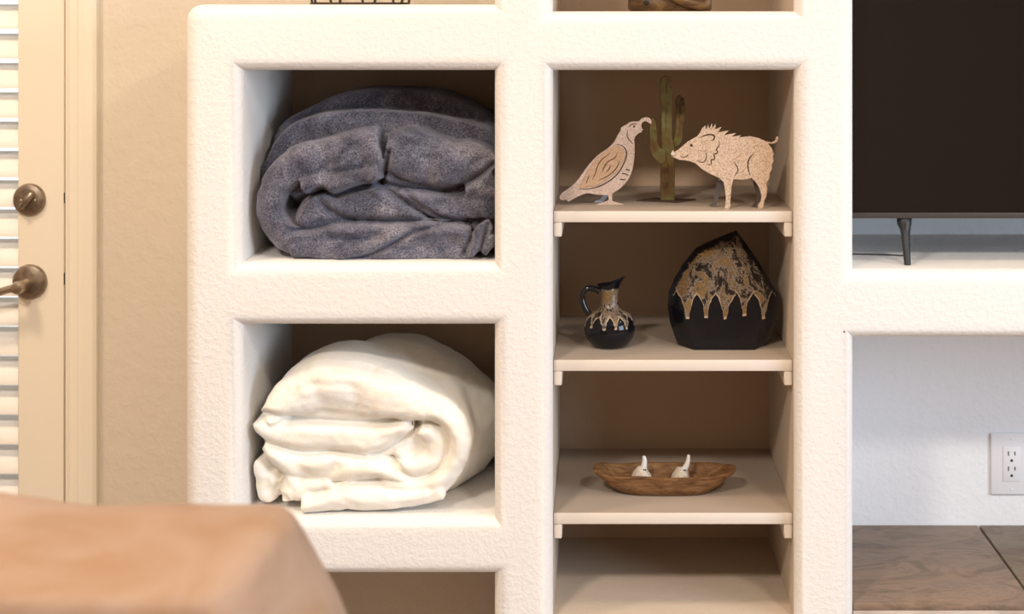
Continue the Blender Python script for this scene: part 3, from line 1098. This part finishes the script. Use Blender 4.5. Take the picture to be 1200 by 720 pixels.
# rolled ends at the right
band(bm, [(800, 650, 22), (828, 620, 25), (848, 585, 22), (872, 562, 14)], .030, .2, gm)
band(bm, [(845, 650, 22), (868, 622, 22), (885, 600, 20)], .033, .2, gm)
bg_ = cloth('b', bm, .0027, None, Z_L2 + .0006, .0042, xl, 3.1)
crease(bg_, gm, [([(200, 470), (215, 490), (245, 465), (300, 437), (340, 462), (385, 447), (440, 430), (500, 418)], 10, .024),
                 ([(532, 315), (524, 360), (512, 400), (500, 418)], 9, .020),
                 ([(515, 410), (560, 432), (650, 442), (760, 437), (830, 395), (888, 352)], 10, .018),
                 ([(500, 425), (560, 460), (620, 505), (685, 547)], 10, .020),
                 ([(205, 577), (280, 572), (350, 553), (440, 549), (520, 551), (690, 546), (800, 560)], 10, .018),
                 ([(390, 682), (480, 655), (560, 615), (620, 582), (740, 556)], 9, .016),
                 ([(300, 470), (340, 515), (410, 545)], 10, .010), ([(590, 448), (660, 508), (740, 542), (800, 556)], 9, .013),
                 ([(205, 505)], 24, .035), ([(802, 560), (812, 600), (786, 655)], 8, .014), ([(868, 556), (852, 610), (838, 665)], 8, .014),
                 ([(300, 300), (318, 340), (312, 400)], 22, .006), ([(640, 300), (668, 350), (655, 400)], 24, .005), ([(780, 400), (830, 350), (880, 330)], 14, .008),
                 ([(420, 300), (440, 350), (425, 395)], 20, .005), ([(760, 300), (800, 340)], 18, .005), ([(330, 600), (420, 610), (500, 600)], 18, .005), ([(560, 640), (660, 620), (740, 600)], 16, .005)])
m = Mat('charcoal_plush', (.10, .10, .12), 1.0, spec=.1)
n1 = m.noise(360, 4, .8)
n2 = m.noise(16, 4, .65, None, .5)
base = m.ramp(n2, [(.32, (.062, .064, .088)), (.52, (.135, .137, .178)), (.72, (.26, .255, .30))])
m.color(m.mix(m.ramp(n1, [(.40, (0, 0, 0)), (.62, (1, 1, 1))]), m.mix(1.0, base, (.38, .38, .42), 'MULTIPLY'), m.mix(1.0, base, (1.75, 1.7, 1.68), 'MULTIPLY')))
m.bump(n1, .8, .003)
m.b.inputs['Sheen Weight'].default_value = .5
m.b.inputs['Sheen Roughness'].default_value = .4
m.b.inputs['Sheen Tint'].default_value = (.8, .8, .9, 1)
M['grey_plush'] = m
tag(obj('folded_blanket', bg_, M['grey_plush'], None, 180, origin=((X[1] + X[2]) / 2, .2, Z_L2)), 'charcoal grey plush blanket folded in the upper left cubby', 'blanket')

wm = Mp(270, 360, 2.77)
bm = bmesh.new()
volume(bm, [(100, 350), (140, 270), (230, 200), (340, 160), (480, 170), (610, 240), (720, 330), (770, 420), (760, 520), (690, 610), (560, 640), (300, 640), (160, 560), (100, 450)], wm,
       [(.060, .88, .88, 0, 0), (.075, .95, .95, 0, 0), (.10, .98, .98, 10, 0), (.16, 1.0, 1.0, 40, 4), (.24, 1.0, 1.02, 85, 10), (.31, .97, 1.02, 115, 16), (.345, .88, .92, 120, 16)])
band(bm, [(110, 372, 30), (180, 310, 62), (280, 272, 92), (390, 275, 98), (500, 300, 80), (600, 325, 56), (680, 350, 44), (728, 400, 40), (738, 470, 38), (700, 550, 40), (640, 595, 40), (560, 610, 44), (440, 620, 48), (330, 630, 44), (250, 645, 34)], .030, .2, wm)
band(bm, [(95, 370, 30), (125, 410, 38), (220, 425, 46), (330, 430, 44), (440, 440, 42), (510, 425, 36), (560, 400, 24), (590, 392, 14)], .038, .2, wm)
band(bm, [(610, 400, 16), (650, 425, 34), (670, 470, 38), (645, 515, 36), (590, 530, 30), (545, 515, 16)], .040, .2, wm)
band(bm, [(540, 470, 20), (580, 450, 30), (620, 440, 22)], .055, .2, wm)
band(bm, [(100, 455, 18), (160, 500, 40), (250, 520, 50), (350, 525, 46), (450, 530, 36), (530, 535, 30), (600, 565, 26), (680, 570, 22), (740, 530, 18)], .036, .2, wm)
band(bm, [(170, 560, 40), (215, 600, 44), (280, 580, 30), (320, 570, 20)], .040, .2, wm)
band(bm, [(225, 650, 22), (300, 640, 32), (400, 632, 38), (500, 632, 36), (600, 630, 28), (690, 610, 20)], .022, .2, wm)
band(bm, [(95, 500, 20), (100, 560, 26), (110, 615, 30), (140, 600, 26), (130, 540, 26)], .050, .2, wm)
band(bm, [(175, 600, 24), (180, 640, 20)], .034, .2, wm)
bw_ = cloth('b', bm, .0028, None, Z_L3 + .0006, .0036, xl, 8.4)
for _ in range(14):
    bmesh.ops.smooth_vert(bw_, verts=[v for v in bw_.verts if v.co.y > .062 and v.co.z > Z_L3 + .02], factor=.5, use_axis_x=True, use_axis_y=True, use_axis_z=True)
crease(bw_, wm, [(p_, w_ * 1.3, d_ * .62) for p_, w_, d_ in [([(85, 346), (110, 352), (250, 368), (370, 377), (520, 372), (600, 384)], 9, .020),
                 ([(78, 425), (130, 450), (240, 480), (330, 472), (420, 490), (525, 493)], 9, .020),
                 ([(600, 386), (560, 412), (520, 450), (470, 472)], 12, .010),
                 ([(592, 386), (650, 374), (700, 410), (707, 470), (672, 532), (600, 560), (545, 532), (530, 495)], 9, .018),
                 ([(590, 400), (602, 440), (588, 480)], 10, .012), ([(340, 512), (318, 540), (290, 566)], 12, .010), ([(262, 608), (300, 606)], 9, .014),
                 ([(205, 655), (240, 632), (290, 606), (380, 580), (480, 562)], 9, .015), ([(80, 432), (112, 500), (165, 560), (150, 602), (196, 650)], 11, .024),
                 ([(560, 655), (690, 605), (768, 520)], 12, .008), ([(505, 508), (536, 516)], 12, .022), ([(105, 352)], 16, .018),
                 ([(270, 260), (290, 310)], 18, .006), ([(400, 270), (410, 320)], 16, .007), ([(200, 500), (260, 560)], 16, .007),
                 ([(430, 590), (540, 600), (640, 590)], 14, .006), ([(420, 190), (520, 230), (640, 290), (730, 350)], 16, .008)]])
m = Mat('cream_plush', (.90, .86, .78), 1.0, spec=.1)
n1 = m.noise(380, 3, .7)
n2 = m.noise(11, 4, .6, m.coord((1, 2, 3)), .8)
base = m.ramp(n2, [(.30, (.88, .82, .71)), (.6, (.93, .90, .84))])
m.color(base)
m.bump(n1, .45, .002)
m.b.inputs['Sheen Weight'].default_value = .3
m.b.inputs['Subsurface Weight'].default_value = .3
m.b.inputs['Subsurface Radius'].default_value = (.01, .007, .004)
M['cream_plush'] = m
tag(obj('folded_blanket', bw_, M['cream_plush'], None, 180, origin=((X[1] + X[2]) / 2, .2, Z_L3)), 'cream white plush blanket rolled up in the lower left cubby', 'blanket')

# ------------------------------------------------------------------ things on top, cut by the upper edge of the picture
# iron basket on the low left end
c0 = P(422, 0, .20)
zt = Z_L1T
bk = empty('iron_basket', (c0.x, .20, zt))
tag(bk, 'dark iron wire basket on top of the lower left end of the shelving', 'basket')
bsx = 59 * (.20 - CY) / F - .003
bm = bmesh.new()


def oval(hx, hy, z, n=32):
    return [Vector((c0.x + hx * cos(2 * pi * k / n), .20 + hy * sin(2 * pi * k / n), z)) for k in range(n + 1)]


tube(bm, oval(bsx, .07, zt + .0024), .0022, 8, False)
obj('base_ring', bm, M['iron'], bk, 60)
bm = bmesh.new()
tube(bm, oval(bsx * 1.35, .105, zt + .115), .004, 8, False)
obj('rim', bm, M['iron'], bk, 60)
for k in range(9):
    a = 2 * pi * (k + .35) / 9
    bm = bmesh.new()
    pts = [Vector((c0.x + bsx * cos(a), .20 + .07 * sin(a), zt + .0030)),
           Vector((c0.x + bsx * 1.12 * cos(a + .12), .20 + .08 * sin(a + .12), zt + .05)),
           Vector((c0.x + bsx * 1.35 * cos(a + .3), .20 + .105 * sin(a + .3), zt + .115))]
    tube(bm, catmull(pts, 4), .0026, 6)
    obj('rib', bm, M['iron'], bk, 60)
# carved wooden ornament in the upper middle recess
c0 = P(785, 0, .14)
zt = Z_MT
m = Mat('carved_wood', (.22, .11, .04), .4, spec=.45)
m.color(m.ramp(m.noise(16, 6, .65, m.coord((1, 1, 3)), 1.5), [(.3, (.03, .013, .005)), (.48, (.12, .06, .02)), (.62, (.19, .105, .035)), (.8, (.30, .19, .085))]))
M['carved'] = m
cv = empty('wooden_carving', (c0.x, .14, zt))
tag(cv, 'polished brown carved wooden ornament in the recess above the metal figures', 'ornament')
hx = 50 * (.14 - CY) / F - .001
bm = bmesh.new()
rings = []
for z, k in ((.0006, .94), (.004, .99), (.010, 1.0), (.022, .99), (.038, .90), (.052, .72), (.062, .45), (.066, .15)):
    rings.append([Vector((c0.x + hx * k * math.copysign(abs(cos(a)) ** .8, cos(a)), .14 + .045 * k * sin(a), zt + z + .004 * k * cos(2 * a) * (z > .01)))
                  for a in (2 * pi * i / 32 for i in range(32))])
loft(bm, rings)
obj('body', bm, M['carved'], cv, 50)
bm = bmesh.new()
w = lambda px, py, y=.088: P(px, py, y)
tube(bm, catmull([w(768, -16), w(782, -8), w(798, 0), w(815, 5), w(827, 5), w(832, -4)], 5), [.004, .005, .006, .007, .0075, .008, .008, .008, .008, .0082, .0085] + [.0085] * 10 + [.008, .007, .006, .005, .003], 12)
obj('carved_limb', bm, M['carved'], cv, 60)
for px, py in ((757, 3), (819, 4)):
    bm = bmesh.new()
    bmesh.ops.create_icosphere(bm, subdivisions=2, radius=.004, matrix=Matrix.Translation(w(px, py, .087 if px > 800 else .0985)))
    obj('knot', bm, M['dark'], cv, 60)

# ------------------------------------------------------------------ tan leather sofa in the foreground
SD = -1.02      # plane of the back cushion's top
m = Mat('tan_suede_leather', (.52, .33, .19), .62, spec=.25)
a = m.noise(5.5, 5, .6, m.coord((1.0, 1, 2.2), (0, .5, 0)), 1.0)
m.color(m.ramp(a, [(.34, (.285, .17, .10)), (.5, (.325, .215, .15)), (.68, (.345, .235, .17))]))
m.bump(m.noise(9, 4, .6), .5, .012)
M['leather'] = m
sx1 = P(345, 0, SD).x
sofa = empty('leather_sofa', (sx1 - .95, SD - .35, 0))
tag(sofa, 'tan leather sofa in the blurred foreground at the lower left corner', 'sofa')
ztop = P(0, 597, SD).z


def cushion(name, lo, hi, r, seed, parent, puff=.02):
    bm = bmesh.new()
    bx(bm, lo, hi)
    bmesh.ops.subdivide_edges(bm, edges=bm.edges[:], cuts=24, use_grid_fill=True)
    lo, hi = Vector(lo), Vector(hi)
    c_ = (lo + hi) / 2
    h = (hi - lo) / 2
    for v in bm.verts:
        d = v.co - c_
        q = Vector([max(-h[i] + r, min(h[i] - r, d[i])) for i in range(3)])
        e_ = d - q
        if e_.length > 1e-6:
            # map the cube corner onto a rounded corner
            mx = max(abs(e_[i]) for i in range(3))
            e_ = e_.normalized() * mx
        d = q + e_
        u = Vector([d[i] / h[i] for i in range(3)])
        bul = Vector([puff * math.copysign(1, u[i]) * (abs(u[i]) > .7) * (1 - u[(i + 1) % 3] ** 2) * (1 - u[(i + 2) % 3] ** 2) for i in range(3)])
        v.co = c_ + d + bul
        nn = noise.noise(Vector((v.co.x * 5, v.co.y * 5, v.co.z * 5)) + Vector((seed, 0, 0)))
        v.co += Vector((0, -1, .6)) * nn * .010
    return obj(name, bm, M['leather'], parent, 180, origin=c_)


o_ = [(-560, 640), (-540, 590), (-480, 566), (-300, 560), (-150, 566), (-60, 574), (0, 581), (45, 588), (85, 594), (130, 597), (190, 596), (250, 598), (300, 596), (330, 597),
      (339, 602), (346, 614), (356, 636), (370, 663), (387, 693), (403, 725), (418, 765), (430, 830), (432, 950), (424, 1150), (415, 1205), (380, 1225), (-500, 1225), (-550, 1200), (-565, 900)]
bm = bmesh.new()
lv = [(SD - .15, .88), (SD - .14, .92), (SD - .115, .95), (SD - .08, .975), (SD - .04, .993), (SD, 1.0), (SD + .03, .99), (SD + .055, .965), (SD + .07, .93)]
rings = []
for y, k in lv:
    ring = []
    for p in o_:
        w = P(-66 + (p[0] + 60) * k, 900 + (p[1] - 884) * k, SD - .02)
        ring.append(Vector((w.x, y, w.z)))
    rings.append(ring)
loft(bm, rings)
bmesh.ops.recalc_face_normals(bm, faces=bm.faces)
bm = remeshed(bm, .011, 3)
for v in bm.verts:
    q = v.co
    nn = noise.noise(Vector((q.x * 5, q.y * 5, q.z * 7)) + Vector((2, 0, 0))) + .5 * noise.noise(Vector((q.x * 14 + q.z * 9, q.y * 9, q.z * 16)))
    v.co = q + v.normal * nn * .006
obj('back_cushion', bm, M['leather'], sofa, 180, origin=(sx1 - .4, SD, .7))
cushion('back_cushion', (sx1 - 1.80, SD - .16, .44), (sx1 - .88, SD + .06, ztop + .012), .055, 5.0, sofa, .03)
cushion('seat_cushion', (sx1 - .86, SD - .78, .30), (sx1 + .03, SD - .15, .46), .05, 7.0, sofa, .02)
cushion('seat_cushion', (sx1 - 1.78, SD - .78, .30), (sx1 - .88, SD - .15, .46), .05, 9.0, sofa, .02)
cushion('base', (sx1 - 1.80, SD - .76, .10), (sx1 + .06, SD + .05, .31), .03, 1.0, sofa, .0)
for lx in (sx1 - 1.72, sx1 - .02):
    for ly in (SD - .70, SD - .03):
        bm = bmesh.new()
        lathe(bm, [(.022, 0), (.032, .11)], (lx, ly, .0), 16)
        obj('leg', bm, M['old_wood'], sofa, 60, origin=(lx, ly, 0))
